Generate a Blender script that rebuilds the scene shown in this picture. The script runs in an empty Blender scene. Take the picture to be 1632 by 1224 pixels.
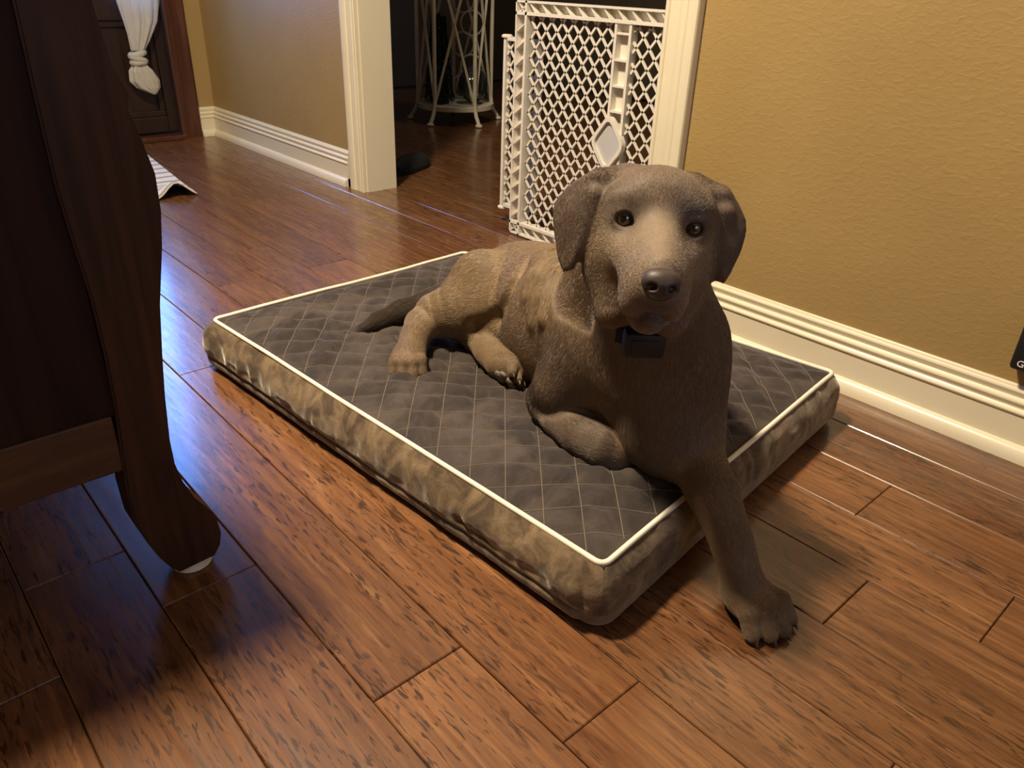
import bpy, bmesh, math, random
import numpy as np
from mathutils import Vector, Matrix, noise as mnoise
random.seed(7); RNG=np.random.default_rng(7)
sc=bpy.context.scene; COL=sc.collection

# ---------------------------------------------------------------- camera, world, lights, exposure
cd=bpy.data.cameras.new('camera'); cam=bpy.data.objects.new('camera',cd); COL.objects.link(cam)
R_=(0.7466131,-0.6644662,0.0324575); U_=(0.2927850,0.3720086,0.8808442); F_=(0.5973657,0.6481467,-0.4722923)
cam.matrix_world=Matrix(((R_[0],U_[0],-F_[0],0),(R_[1],U_[1],-F_[1],0),(R_[2],U_[2],-F_[2],.73),(0,0,0,1)))
cd.sensor_width=36; cd.lens=36*1218.27/1632; cd.clip_start=.02
sc.camera=cam
w=bpy.data.worlds.new('world'); sc.world=w; w.use_nodes=True
w.node_tree.nodes['Background'].inputs[0].default_value=(.30,.36,.50,1); w.node_tree.nodes['Background'].inputs[1].default_value=.02
def area(name,loc,target,size,power,color,shape='DISK',size_y=None):
    l=bpy.data.lights.new(name,'AREA'); l.shape=shape; l.size=size; l.energy=power; l.color=color
    if size_y: l.size_y=size_y
    o=bpy.data.objects.new(name,l); COL.objects.link(o); o.location=loc
    o.rotation_euler=(Vector(target)-Vector(loc)).to_track_quat('-Z','Y').to_euler(); return o
area('ceiling_lamp_light',(.14,1.25,2.38),(.14,1.25,0),.26,106,(1.0,.82,.58))
area('side_room_fill',(2.9,2.8,2.4),(2.8,3.3,0),.3,5.5,(1.0,.85,.62))  # added fill so the iron stand shows in the side room
area('rear_cool_fill',(.3,-2.1,1.45),(.3,1,.9),1.2,6.5,(.70,.80,1.0),'RECTANGLE',1.2)  # added cool fill from behind the viewer, at an unseen window
vs=sc.view_settings; vs.view_transform='Standard'; vs.look='None'; vs.gamma=1; vs.use_curve_mapping=False; vs.exposure=.15
sc.cycles.use_denoising=True; sc.cycles.max_bounces=8; sc.cycles.sample_clamp_indirect=6

# ---------------------------------------------------------------- helpers
def link(name,me,mat=None,parent=None,smooth=None):
    o=bpy.data.objects.new(name,me); COL.objects.link(o)
    if mat is not None and not me.materials: me.materials.append(mat)
    if parent is not None: o.parent=parent
    if smooth is not None:
        me.shade_smooth()
        if smooth<179: me.set_sharp_from_angle(angle=math.radians(smooth))
    return o
def mesh(name,v,f,mat=None,parent=None,smooth=None):
    me=bpy.data.meshes.new(name); me.from_pydata([tuple(map(float,p)) for p in v],[],[tuple(map(int,q)) for q in f]); me.update()
    return link(name,me,mat,parent,smooth)
def tag(o,label,cat=None,group=None,kind=None):
    o['label']=label
    if cat: o['category']=cat
    if group: o['group']=group
    if kind: o['kind']=kind
    return o
def empty(name,loc,label,cat,group=None):
    o=bpy.data.objects.new(name,None); COL.objects.link(o); o.location=loc; o.empty_display_size=.05
    return tag(o,label,cat,group)
class MB:
    """collects shapes into one mesh"""
    def __init__(s): s.v=[]; s.f=[]
    def add(s,v,f):
        n=len(s.v); s.v+= [tuple(p) for p in v]; s.f+=[tuple(i+n for i in q) for q in f]; return s
    def box(s,lo,hi,bev=0):
        x0,y0,z0=lo;x1,y1,z1=hi
        if bev<=0:
            return s.add([(x0,y0,z0),(x1,y0,z0),(x1,y1,z0),(x0,y1,z0),(x0,y0,z1),(x1,y0,z1),(x1,y1,z1),(x0,y1,z1)],
              [(3,2,1,0),(4,5,6,7),(0,1,5,4),(1,2,6,5),(2,3,7,6),(3,0,4,7)])
        bm=bmesh.new(); bmesh.ops.create_cube(bm,size=1)
        for q in bm.verts: q.co=Vector(((x0+x1)/2+q.co.x*(x1-x0),(y0+y1)/2+q.co.y*(y1-y0),(z0+z1)/2+q.co.z*(z1-z0)))
        bmesh.ops.bevel(bm,geom=bm.edges[:],offset=bev,segments=2,affect='EDGES',profile=.5)
        bm.verts.index_update(); s.add([q.co[:] for q in bm.verts],[[q.index for q in f.verts] for f in bm.faces]); bm.free(); return s
    def tube(s,pts,r,n=8,closed=False,cap=True):
        P=[Vector(p) for p in pts]; m=len(P); rr=r if hasattr(r,'__len__') else [r]*m
        T=[]
        for i in range(m):
            a=P[(i-1)%m] if (closed or i>0) else P[i]; b=P[(i+1)%m] if (closed or i<m-1) else P[i]; T.append((b-a).normalized())
        u=T[0].orthogonal().normalized(); rings=[]
        for i in range(m):
            u=(u-T[i]*u.dot(T[i])).normalized(); w_=T[i].cross(u)
            rings.append([P[i]+(u*math.cos(2*math.pi*k/n)+w_*math.sin(2*math.pi*k/n))*rr[i] for k in range(n)])
        v=[p for r_ in rings for p in r_]; f=[]
        for i in range(m if closed else m-1):
            j=(i+1)%m
            for k in range(n): f.append((i*n+k,i*n+(k+1)%n,j*n+(k+1)%n,j*n+k))
        if cap and not closed: f+= [tuple(range(n))[::-1],tuple((m-1)*n+k for k in range(n))]
        return s.add(v,f)
    def lathe(s,prof,c=(0,0,0),n=24,cap=True):
        v=[];f=[];m=len(prof)
        for r,z in prof:
            for k in range(n): v.append((c[0]+r*math.cos(2*math.pi*k/n),c[1]+r*math.sin(2*math.pi*k/n),c[2]+z))
        for i in range(m-1):
            for k in range(n): f.append((i*n+k,i*n+(k+1)%n,(i+1)*n+(k+1)%n,(i+1)*n+k))
        if cap: f+=[tuple(range(n))[::-1],tuple((m-1)*n+k for k in range(n))]
        return s.add(v,f)
    def prism(s,poly,fn,t0,t1):
        """polygon (a,b) swept from t0 to t1; fn(a,b,t)->xyz"""
        n=len(poly); v=[fn(a,b,t0) for a,b in poly]+[fn(a,b,t1) for a,b in poly]
        return s.add(v,[tuple(range(n))[::-1],tuple(range(n,2*n))]+[(i,(i+1)%n,n+(i+1)%n,n+i) for i in range(n)])
    def build(s,name,mat=None,parent=None,smooth=None):
        o=mesh(name,s.v,s.f,None,parent)
        bm=bmesh.new(); bm.from_mesh(o.data); bmesh.ops.recalc_face_normals(bm,faces=bm.faces[:]); bm.to_mesh(o.data); bm.free()
        if mat: o.data.materials.append(mat)
        if smooth is not None:
            o.data.shade_smooth(); o.data.set_sharp_from_angle(angle=math.radians(smooth))
        return o
def vnoise(x,y,seed=0):
    x=np.asarray(x,float);y=np.asarray(y,float)
    xi=np.floor(x).astype(int);yi=np.floor(y).astype(int);fx=x-xi;fy=y-yi
    fx=fx*fx*fx*(fx*(fx*6-15)+10);fy=fy*fy*fy*(fy*(fy*6-15)+10)
    def h(a,b):
        n=(a*374761393+b*668265263+seed*2147483647)&0xffffffff; n=((n^(n>>13))*1274126177)&0xffffffff; return ((n^(n>>16))&0xffff)/32767.5-1
    return (h(xi,yi)*(1-fx)+h(xi+1,yi)*fx)*(1-fy)+(h(xi,yi+1)*(1-fx)+h(xi+1,yi+1)*fx)*fy

# ---------------------------------------------------------------- materials
class NT:
    def __init__(s,name):
        s.m=bpy.data.materials.new(name); s.m.use_nodes=True; s.t=s.m.node_tree; s.b=s.t.nodes['Principled BSDF']; s.out=s.t.nodes['Material Output']
    def n(s,typ,**kw):
        nd=s.t.nodes.new('ShaderNode'+typ)
        for k,v in kw.items(): setattr(nd,k,v)
        return nd
    def l(s,a,b): s.t.links.new(a,b)
    def set(s,**kw):
        for k,v in kw.items():
            s.b.inputs[k.replace('_',' ')].default_value=v
        return s
    def coords(s,kind='Object',scale=(1,1,1),rnd=False):
        tc=s.n('TexCoord'); mp=s.n('Mapping'); mp.inputs['Scale'].default_value=scale
        src=tc.outputs[kind]
        if rnd:
            oi=s.n('ObjectInfo'); mu=s.n('VectorMath',operation='SCALE'); mu.inputs[0].default_value=(13.7,41.3,7.9)
            s.l(oi.outputs['Random'],mu.inputs['Scale']); ad=s.n('VectorMath',operation='ADD'); s.l(src,ad.inputs[0]); s.l(mu.outputs[0],ad.inputs[1]); src=ad.outputs[0]
        s.l(src,mp.inputs['Vector']); return mp.outputs[0]
    def noise(s,vec,scale,detail=4,rough=.55,dist=0):
        n=s.n('TexNoise'); n.inputs['Scale'].default_value=scale; n.inputs['Detail'].default_value=detail; n.inputs['Roughness'].default_value=rough; n.inputs['Distortion'].default_value=dist
        s.l(vec,n.inputs['Vector']); return n.outputs['Fac']
    def ramp(s,fac,stops,interp='LINEAR'):
        r=s.n('ValToRGB'); r.color_ramp.interpolation=interp; e=r.color_ramp.elements
        while len(e)<len(stops): e.new(.5)
        for q,(p,c) in zip(e,stops): q.position=p; q.color=(*c,1) if len(c)==3 else c
        s.l(fac,r.inputs[0]); return r.outputs[0]
    def mix(s,fac,a,b,mode='MIX'):
        m=s.n('Mix',data_type='RGBA',blend_type=mode)
        for sock,v in((m.inputs[0],fac),(m.inputs[6],a),(m.inputs[7],b)):
            if isinstance(v,(int,float)): sock.default_value=v
            elif isinstance(v,tuple): sock.default_value=(*v,1) if len(v)==3 else v
            else: s.l(v,sock)
        return m.outputs[2]
    def math(s,op,a,b=0.0):
        m=s.n('Math',operation=op)
        for sock,v in((m.inputs[0],a),(m.inputs[1],b)):
            if isinstance(v,(int,float)): sock.default_value=v
            else: s.l(v,sock)
        return m.outputs[0]
    def bump(s,h,strength,dist,prev=None):
        b=s.n('Bump'); b.inputs['Strength'].default_value=strength; b.inputs['Distance'].default_value=dist; s.l(h,b.inputs['Height'])
        if prev is not None: s.l(prev,b.inputs['Normal'])
        s.l(b.outputs[0],s.b.inputs['Normal']); return b.outputs[0]
G3=lambda v:(v,v,v)
def m_plain(name,col,rough=.5,var=.06,scale=8,bump=0,**kw):
    t=NT(name); c=t.coords(); n=t.noise(c,scale,3)
    lo=tuple(max(0,x*(1-var)) for x in col); hi=tuple(x*(1+var) for x in col)
    t.l(t.ramp(n,[(.3,lo),(.7,hi)]),t.b.inputs['Base Color']); t.set(Roughness=rough,**kw)
    if bump: t.bump(t.noise(c,scale*6,3),bump,.002)
    return t.m
def m_floor():
    t=NT('hickory_floor')
    g=t.coords('Object',(38,2.6,4),True); fine=t.coords('Object',(150,7,10),True); tick=t.coords('Object',(230,30,20),True); big=t.coords('Object',(9,1.6,2),True)
    n1=t.noise(g,1,6,.62,1.6); n2=t.noise(fine,1,3,.6,.3); n3=t.noise(big,1,2,.5)
    base=t.ramp(n1,[(.25,(.085,.034,.014)),(.42,(.165,.071,.029)),(.58,(.225,.105,.044)),(.78,(.30,.150,.068))])
    base=t.mix(t.ramp(n2,[(.35,G3(0.)),(.70,G3(.75))]),base,(.080,.032,.013))
    oi=t.n('ObjectInfo'); tone=t.ramp(oi.outputs['Random'],[(0,(.82,.78,.75)),(.35,(.95,.95,.95)),(.7,(1.12,1.08,1.02)),(1,(.90,.85,.80))])
    base=t.mix(1.0,base,tone,'MULTIPLY')
    tk=t.ramp(t.noise(tick,1,2,.6,.4),[(.575,G3(0.)),(.62,G3(1.))]); mask=t.ramp(n3,[(.34,G3(0.)),(.52,G3(1.))])
    dark=t.math('MULTIPLY',tk,mask); base=t.mix(t.math('MULTIPLY',dark,.8),base,(.028,.013,.007))
    blot=t.ramp(t.noise(t.coords('Object',(30,9,5),True),1,4,.6,2.),[(.60,G3(0.)),(.68,G3(.75))])
    base=t.mix(t.math('MULTIPLY',blot,mask),base,(.035,.016,.009))
    t.l(base,t.b.inputs['Base Color'])
    t.l(t.ramp(n2,[(.3,G3(.24)),(.8,G3(.36))]),t.b.inputs['Roughness'])
    t.set(Specular_IOR_Level=.5,Coat_Weight=.45,Coat_Roughness=.13)
    p=t.bump(t.noise(t.coords('Object',(14,4,4),True),1,2,.5),.22,.004)
    p=t.bump(n1,.10,.0015,p); t.bump(dark,-.25,.0008,p)
    return t.m
def m_wall(name,col):
    t=NT(name); c=t.coords('Object',(1,1,1))
    n=t.noise(c,3,3); t.l(t.ramp(n,[(.3,tuple(x*.93 for x in col)),(.7,tuple(x*1.05 for x in col))]),t.b.inputs['Base Color'])
    t.set(Roughness=.46,Specular_IOR_Level=.4)
    h=t.ramp(t.noise(t.coords('Object',(70,60,120)),1,3,.55,.6),[(.46,G3(0.)),(.60,G3(.6)),(.72,G3(1.))])
    h2=t.noise(t.coords('Object',(260,260,260)),1,2)
    p=t.bump(h,.20,.0018); t.bump(h2,.08,.0005,p); return t.m
def m_wood(name,dark,light,rough=.4,scale=(30,30,2.0),gloss=.4):
    t=NT(name); c=t.coords('Object',scale); n=t.noise(c,1,6,.65,1.2); t.l(t.ramp(n,[(.3,dark),(.7,light)]),t.b.inputs['Base Color'])
    t.set(Roughness=rough,Specular_IOR_Level=gloss); t.bump(n,.15,.001); return t.m
def m_velvet(name,col,tip,amount=.8,nap=6,edge=(.42,.60),crush=.002):
    t=NT(name); c=t.coords()
    n=t.noise(c,nap,5,.62,.8); n2=t.noise(c,420,2)
    f=t.ramp(n,[(edge[0],G3(0.)),(edge[1],G3(1.))])
    a=t.mix(f,col,tip); a=t.mix(t.ramp(n2,[(.3,G3(0.)),(.7,G3(.25))]),a,tuple(x*.6 for x in col))
    t.l(a,t.b.inputs['Base Color']); t.set(Roughness=.85,Specular_IOR_Level=.15,Sheen_Weight=amount,Sheen_Roughness=.35,Sheen_Tint=(1,.93,.84,1))
    p=t.bump(t.noise(c,42,4,.6,1.4),.5,crush); t.bump(n2,.25,.0008,p); return t.m
def m_emit(name,col,strength):
    t=NT(name); t.b.inputs['Base Color'].default_value=(.02,.02,.02,1); t.set(Roughness=.05)
    c=t.coords(); n=t.noise(c,1.3,3); t.l(t.ramp(n,[(.3,tuple(x*.85 for x in col)),(.7,col)]),t.b.inputs['Emission Color']); t.b.inputs['Emission Strength'].default_value=strength; return t.m
M_FLOOR=m_floor()
M_WALL=m_wall('golden_wall_paint',(.360,.248,.098)); M_WALLD=m_plain('painted_room_shade',(.10,.075,.045),.7)  # the side room's darkness is put into its wall colour
M_CEIL=m_plain('ceiling_paint',(.75,.70,.60),.9)
M_TRIM=m_plain('cream_trim_paint',(.74,.675,.50),.28,.03,5)
M_DOOR=m_wood('dark_stained_door',(.010,.005,.0035),(.030,.012,.007),.4)
M_DTRIM=m_wood('mahogany_casing',(.040,.013,.007),(.105,.036,.018),.35)
M_CAB=m_wood('dark_oak_cabinet',(.020,.0085,.004),(.070,.028,.012),.5,gloss=.25)
M_CABP=m_wood('near_black_panel',(.010,.005,.0035),(.030,.013,.008),.6,gloss=.15)
M_RAIL=m_wood('oak_rail',(.036,.016,.006),(.092,.042,.015),.55,(6,30,40))
M_WHITE=m_plain('white_gate_plastic',(.74,.70,.62),.42,.03)
M_GREY=m_plain('pale_grey_plate',(.52,.52,.54),.45,.03)
M_METALW=m_plain('white_painted_iron',(.74,.70,.57),.42,.08,20)
M_PIPE=m_plain('cream_piping_cloth',(.80,.74,.60),.75,.05,60)
M_BEDTOP=m_velvet('quilted_velvet',(.040,.032,.0285),(.084,.066,.056),.42,7,(.42,.60),.0045)
M_BEDSIDE=m_velvet('crushed_velvet',(.080,.055,.036),(.235,.166,.098),.75,20,(.40,.62))  # light caught by the nap is put into this brighter colour
M_BEDLOW=m_velvet('underside_velvet',(.13,.097,.066),(.22,.168,.115),.6,14)
M_STITCH=m_plain('tan_thread',(.20,.155,.11),.8)
M_CLOTH=m_plain('white_cotton',(.72,.70,.64),.85,.06,25,.3)
_t=M_CLOTH.node_tree; _tr=_t.nodes.new('ShaderNodeBsdfTranslucent'); _tr.inputs[0].default_value=(.75,.73,.68,1); _mx=_t.nodes.new('ShaderNodeMixShader'); _mx.inputs[0].default_value=.4
_t.links.new(_t.nodes['Principled BSDF'].outputs[0],_mx.inputs[1]); _t.links.new(_tr.outputs[0],_mx.inputs[2]); _t.links.new(_mx.outputs[0],_t.nodes['Material Output'].inputs[0])
M_BLACK=m_plain('black_plastic',(.004,.004,.005),.6,.1)
M_BLACKC=m_plain('black_cloth',(.010,.010,.011),.8,.2)
M_GLOW=m_emit('door_daylight_glass',(.115,.34,1.0),18)
M_GLOW2=m_emit('rear_fill_glass',(.55,.70,1.0),.9)  # glow of the added rear window
M_LAMP=m_emit('warm_lamp_glass',(1.,.78,.5),6)
# ---------------------------------------------------------------- the room
XR=1.455; XL=1.505; YF=3.80; H=2.55   # wall faces, end of the hall, ceiling height
fl=MB().box((-2.4,-2.2,-.06),(4.5,5.0,-.014)).build('floor',M_FLOOR); tag(fl,'hand-scraped reddish brown hickory plank floor',None,None,'structure')
# planks: rows run along the hall; joints seen in the photo are given, others are staggered
P0=.167; PW=.1274
known={-1:[.969],0:[.827],1:[.5315],2:[.355,1.4425],3:[],4:[1.863],5:[2.096],6:[.113],7:[.3435]}
pm_cache={}
def plank(x0,x1,y0,y1):
    g=.0006; b=.0014; d=.012; hx=(x1-x0)/2-g; hy=(y1-y0)/2-g
    v=[(-hx,-hy,-d),(hx,-hy,-d),(hx,hy,-d),(-hx,hy,-d),(-hx,-hy,-b),(hx,-hy,-b),(hx,hy,-b),(-hx,hy,-b),(-hx+b,-hy+b,0),(hx-b,-hy+b,0),(hx-b,hy-b,0),(-hx+b,hy-b,0)]
    f=[(8,9,10,11)]+[(i,(i+1)%4,4+(i+1)%4,4+i) for i in range(4)]+[(4+i,4+(i+1)%4,8+(i+1)%4,8+i) for i in range(4)]
    o=mesh('plank',v,f,M_FLOOR,fl); o.location=((x0+x1)/2,(y0+y1)/2,random.uniform(-.0004,.0001)); return o
for k in range(-7,24):
    x0=P0+PW*k; x1=x0+PW; ys=list(known.get(k,[])); rr=random.Random(100+k)
    lo=-.75; hi=4.75
    if ys:
        a=min(ys)
        while a>lo: a-=rr.uniform(.55,1.15); ys.append(a)
        a=max(ys)
    else: a=lo+rr.uniform(-.6,0); ys.append(a)
    while a<hi: a+=rr.uniform(.55,1.25); ys.append(a)
    ys=sorted(max(lo,min(hi,y)) for y in ys); ys=[y for i,y in enumerate(ys) if i==0 or y-ys[i-1]>.03]
    for y0,y1 in zip(ys,ys[1:]): plank(x0,x1,y0,y1)

YJ0=1.130; YJ1=2.455   # clear opening between the jambs
wr=MB(); wr.box((XR,-2.2,0),(XR+.13,YJ0-.012,H)); wr.box((XL,YJ1+.012,0),(XL+.12,YF+.2,H)); wr.box((XR,YJ0-.012,2.07),(XL+.12,YJ1+.012,H))
tag(wr.build('wall_right',M_WALL),'golden textured wall with the wide cased opening',None,None,'structure')
wf=MB(); wf.box((1.425,YF,0),(XL+.01,YF+.15,H)); wf.box((-2.4,YF,0),(.36,YF+.15,H)); wf.box((.36,YF,2.12),(1.425,YF+.15,H))
tag(wf.build('wall_far',M_WALL),'golden wall at the end of the hall around the dark door',None,None,'structure')
tag(MB().box((-2.55,-2.2,0),(-2.4,4,H)).build('wall_left',M_WALL),'golden wall on the left side of the room',None,None,'structure')
wb=MB(); wb.box((-2.4,-2.35,0),(-.4,-2.2,H)); wb.box((1.0,-2.35,0),(1.6,-2.2,H)); wb.box((-.4,-2.35,0),(1.0,-2.2,.8)); wb.box((-.4,-2.35,2.1),(1.0,-2.2,H))
tag(wb.build('wall_back',M_WALL),'golden wall behind the viewer with an added window',None,None,'structure')
tag(MB().box((-2.55,-2.35,H),(4.6,5.1,H+.1)).build('ceiling',M_CEIL),'flat off-white ceiling',None,None,'structure')
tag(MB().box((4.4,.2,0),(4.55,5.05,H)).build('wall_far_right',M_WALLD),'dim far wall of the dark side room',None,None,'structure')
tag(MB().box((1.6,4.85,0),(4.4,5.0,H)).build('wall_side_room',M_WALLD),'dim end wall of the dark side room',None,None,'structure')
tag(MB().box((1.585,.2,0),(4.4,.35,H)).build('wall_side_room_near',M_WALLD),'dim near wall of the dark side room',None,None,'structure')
# unseen rear window, added to give the cool fill a source
w1=MB()
for a,b in(((-.46,-2.2,.76),(-.38,-2.17,2.14)),((.98,-2.2,.76),(1.06,-2.17,2.14)),((-.38,-2.2,.76),(.98,-2.17,.84)),((-.38,-2.2,2.06),(.98,-2.17,2.14)),((.28,-2.2,.84),(.32,-2.18,2.06))): w1.box(a,b)
w1=w1.build('rear_fill_window',M_TRIM); tag(w1,'added white framed window behind the viewer, glowing as cool fill',None,None,'structure')
MB().box((-.40,-2.29,.8),(1.0,-2.28,2.1)).build('pane',M_GLOW2,w1)

# baseboards with moulded cap and a shoe moulding
prof=[(0,0),(.0145,0),(.0145,.0800),(.0175,.0825),(.0180,.0850),(.0168,.0872),(.0125,.0885),(.0108,.0905),(.0112,.0950),(.0138,.0985),(.0145,.1015),(.0135,.1045),(.0085,.1065),(.0070,.1085),(.0075,.1130),(.0098,.1165),(.0102,.1195),(.0090,.1225),(.0052,.1245),(.0046,.1270),(.0030,.1290),(0,.1295)]
shoe=[(0,0)]+[(.0145+.0165*math.cos(a),.0+.028*math.sin(a)) for a in np.linspace(0,math.pi/2,8)]+[(0,.028)]
def base(name,fn,t0,t1,label,parent=None):
    o=MB().prism(prof,fn,t0,t1).build(name,M_TRIM,parent,28); tag(o,label,None,None,'structure')
    MB().prism(shoe,fn,t0,t1).build('shoe_moulding',M_TRIM,o,28); return o
base('baseboard_right',lambda d,z,t:(XR-d,t,z),-2.2,1.040,'cream moulded baseboard along the golden wall behind the dog')
base('baseboard_hall',lambda d,z,t:(XL-d,t,z),2.572,YF,'cream moulded baseboard along the hall wall beyond the opening')
base('baseboard_far',lambda d,z,t:(t,YF-d,z),1.425,XL,'short cream baseboard beside the dark door casing')
# opening: jambs and fluted casings
MBj=MB(); MBj.box((XL-.001,YJ1,0),(XL+.124,YJ1+.02,2.07)); MBj.box((XR-.001,YJ0-.02,0),(XR+.134,YJ0,2.07)); MBj.box((XR-.001,YJ0,2.05),(XL+.124,YJ1,2.07))
jm=MBj.build('trim_1',M_TRIM); tag(jm,'cream jamb lining of the wide opening',None,None,'structure')
cas=[(0,0),(0,.016),(.004,.0185),(.010,.0185),(.013,.0155),(.018,.0150),(.021,.0175),(.040,.0190),(.046,.0165),(.050,.0165),(.054,.0210),(.060,.0225),(.064,.0205),(.068,.0215),(.082,.0225),(.086,.0215),(.088,.018),(.088,0)]
def casing(x,y,sgn,name,label):
    o=MB().prism(cas,lambda a,d,t:(x-d,y+sgn*a,t),0,2.13).build(name,M_TRIM,None,25); tag(o,label,None,None,'structure')
casing(XR,YJ0-.004,-1,'trim_2','cream fluted door casing on the golden wall, right of the gate')
casing(XL,YJ1+.004,1,'trim_3','cream fluted door casing at the hall side of the opening')
MB().prism(cas,lambda a,d,t:(XR-d,t,2.06+a),YJ0-.09,YJ1+.09).build('trim_4',M_TRIM,None,25)['kind']='structure'
bpy.data.objects['trim_4']['label']='cream head casing above the opening'

# dark front door at the end of the hall
d1=MB()
for a,b in(((.42,YF+.01,.03),(.55,YF+.055,2.05)),((.55,YF+.01,.62),(.90,YF+.055,1.93)),((1.285,YF+.01,.03),(1.335,YF+.055,2.05)),((.55,YF+.01,.03),(1.285,YF+.055,.10)),((.55,YF+.01,.50),(1.285,YF+.055,.62)),((.55,YF+.01,1.93),(1.285,YF+.055,2.05))): d1.box(a,b,.004)
d1=d1.build('door_1',M_DOOR); tag(d1,'dark stained front door with a glazed upper half',None,None,'structure')
MB().box((.545,YF+.03,.095),(1.29,YF+.05,.505)).build('panel',M_DOOR,d1)
pm=MB()
for a,b in(((.55,YF+.018,.10),(1.285,YF+.03,.125)),((.55,YF+.018,.475),(1.285,YF+.03,.50)),((1.26,YF+.018,.125),(1.285,YF+.03,.475)),((.55,YF+.018,.125),(.575,YF+.03,.475))): pm.box(a,b,.003)
pm.build('panel_moulding',M_DOOR,d1)
MB().box((.898,YF+.03,.618),(1.287,YF+.04,1.932)).build('glass_pane',M_GLOW,d1)
MB().box((.42,YF-.05,.0),(1.335,YF+.06,.022),.004).build('threshold',M_DTRIM,d1)
dt=MB().prism([(0,0),(0,.018),(.012,.022),(.03,.020),(.045,.016),(.065,.020),(.078,.022),(.085,.016),(.085,0)],lambda a,d,t:(1.332+a*1.09,YF-d,t),0,2.14)
dt.prism([(0,0),(0,.018),(.012,.022),(.065,.020),(.085,.016),(.085,0)],lambda a,d,t:(.423-a,YF-d,t),0,2.14); dt.box((.33,YF-.02,2.06),(1.425,YF,2.145))
tag(dt.build('trim_5',M_DTRIM,None,25),'dark mahogany casing around the front door',None,None,'structure')
HEAD_O=(0.7022,0.5241,0.4848); HEAD_F=(-0.77174,-0.57601,0.26949); HEAD_YAW=math.radians(8); HEAD_PITCH=0.; HEAD_ROLL=math.radians(-3)
# ---------------------------------------------------------------- dog body (signed distance field -> one skin)
def V(*a): return np.array(a, float)
def nrm(v): v=np.asarray(v,float); return v/np.linalg.norm(v)

class Field:
    """rectilinear grid that shapes are blended into"""
    def __init__(s, xs, ys, zs):
        s.g=(xs,ys,zs); s.F=np.full((len(xs),len(ys),len(zs)),.09,np.float32); s.prims=[]
    def box(s, lo, hi):
        sl=[]
        for a,l,h in zip(s.g,lo,hi): sl.append(slice(max(0,np.searchsorted(a,l)-1), min(len(a),np.searchsorted(a,h)+1)))
        return tuple(sl)
    def pts(s, sl):
        return (s.g[0][sl[0]][:,None,None].astype(np.float32), s.g[1][sl[1]][None,:,None].astype(np.float32), s.g[2][sl[2]][None,None,:].astype(np.float32))
    def add(s, shape, k=.02, flow=None, tone=0, op='u'):
        f,lo,hi=shape; m=k+.012
        sl=s.box(lo-m,hi+m); A=s.F[sl]
        if A.size==0: return
        B=f(*s.pts(sl))
        if op=='u':
            h=np.maximum(k-np.abs(A-B),0)/k; s.F[sl]=np.minimum(A,B)-h*h*k*.25
            if flow is not None: s.prims.append((f,nrm(flow),tone))
        else:
            h=np.maximum(k-np.abs(A+B),0)/k; s.F[sl]=np.maximum(A,-B)+h*h*k*.25

def cone(a,b,r1,r2):
    a=V(*a);b=V(*b);ba=b-a;L=float(ba@ba)+1e-12
    def f(x,y,z):
        X=x-a[0];Y=y-a[1];Z=z-a[2]
        t=np.clip((X*ba[0]+Y*ba[1]+Z*ba[2])/L,0,1)
        return np.sqrt((X-t*ba[0])**2+(Y-t*ba[1])**2+(Z-t*ba[2])**2)-(r1+(r2-r1)*t)
    R=max(r1,r2); return f,np.minimum(a,b)-R,np.maximum(a,b)+R
def ell(c,r,ax=None):
    c=V(*c);r=V(*r);ax=np.eye(3) if ax is None else np.asarray(ax,float)
    def f(x,y,z):
        X=x-c[0];Y=y-c[1];Z=z-c[2];k0=0;k1=0
        for i in range(3):
            q=(X*ax[i,0]+Y*ax[i,1]+Z*ax[i,2])/r[i]; k0=k0+q*q; k1=k1+(q/r[i])**2
        k0=np.sqrt(k0);return k0*(k0-1)/np.maximum(np.sqrt(k1),1e-6)
    e=np.sqrt(((ax*r[:,None])**2).sum(0)); return f,c-e,c+e
def flap(o,ax,poly,t,bend,rnd=.004):
    """thin curved flap: rounded polygon in the (ax0,ax1) plane, thickness t, offset along ax2 by bend(u,v)"""
    o=V(*o);ax=np.asarray(ax,float);P=np.asarray(poly,float);n=len(P)
    def f(x,y,z):
        X=x-o[0];Y=y-o[1];Z=z-o[2]
        u,v,w=[X*ax[i,0]+Y*ax[i,1]+Z*ax[i,2] for i in range(3)]
        w=w-bend(u,v); d=(u-P[0,0])**2+(v-P[0,1])**2; s=np.ones(np.broadcast(u,v).shape,np.float32)
        for i in range(n):
            j=(i-1)%n; ex,ey=P[j]-P[i]; wx=u-P[i,0]; wy=v-P[i,1]
            q=np.clip((wx*ex+wy*ey)/(ex*ex+ey*ey),0,1); d=np.minimum(d,(wx-ex*q)**2+(wy-ey*q)**2)
            c1=v>=P[i,1];c2=v<P[j,1];c3=(ex*wy)>(ey*wx)
            s=np.where((c1&c2&c3)|(~c1&~c2&~c3),-s,s)
        d2=s*np.sqrt(d)+rnd; a=np.abs(w)-t+rnd
        return np.minimum(np.maximum(d2,a),0)+np.sqrt(np.maximum(d2,0)**2+np.maximum(a,0)**2)-rnd
    R=np.abs(P).max()*1.25+.03; return f,o-R,o+R

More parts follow.
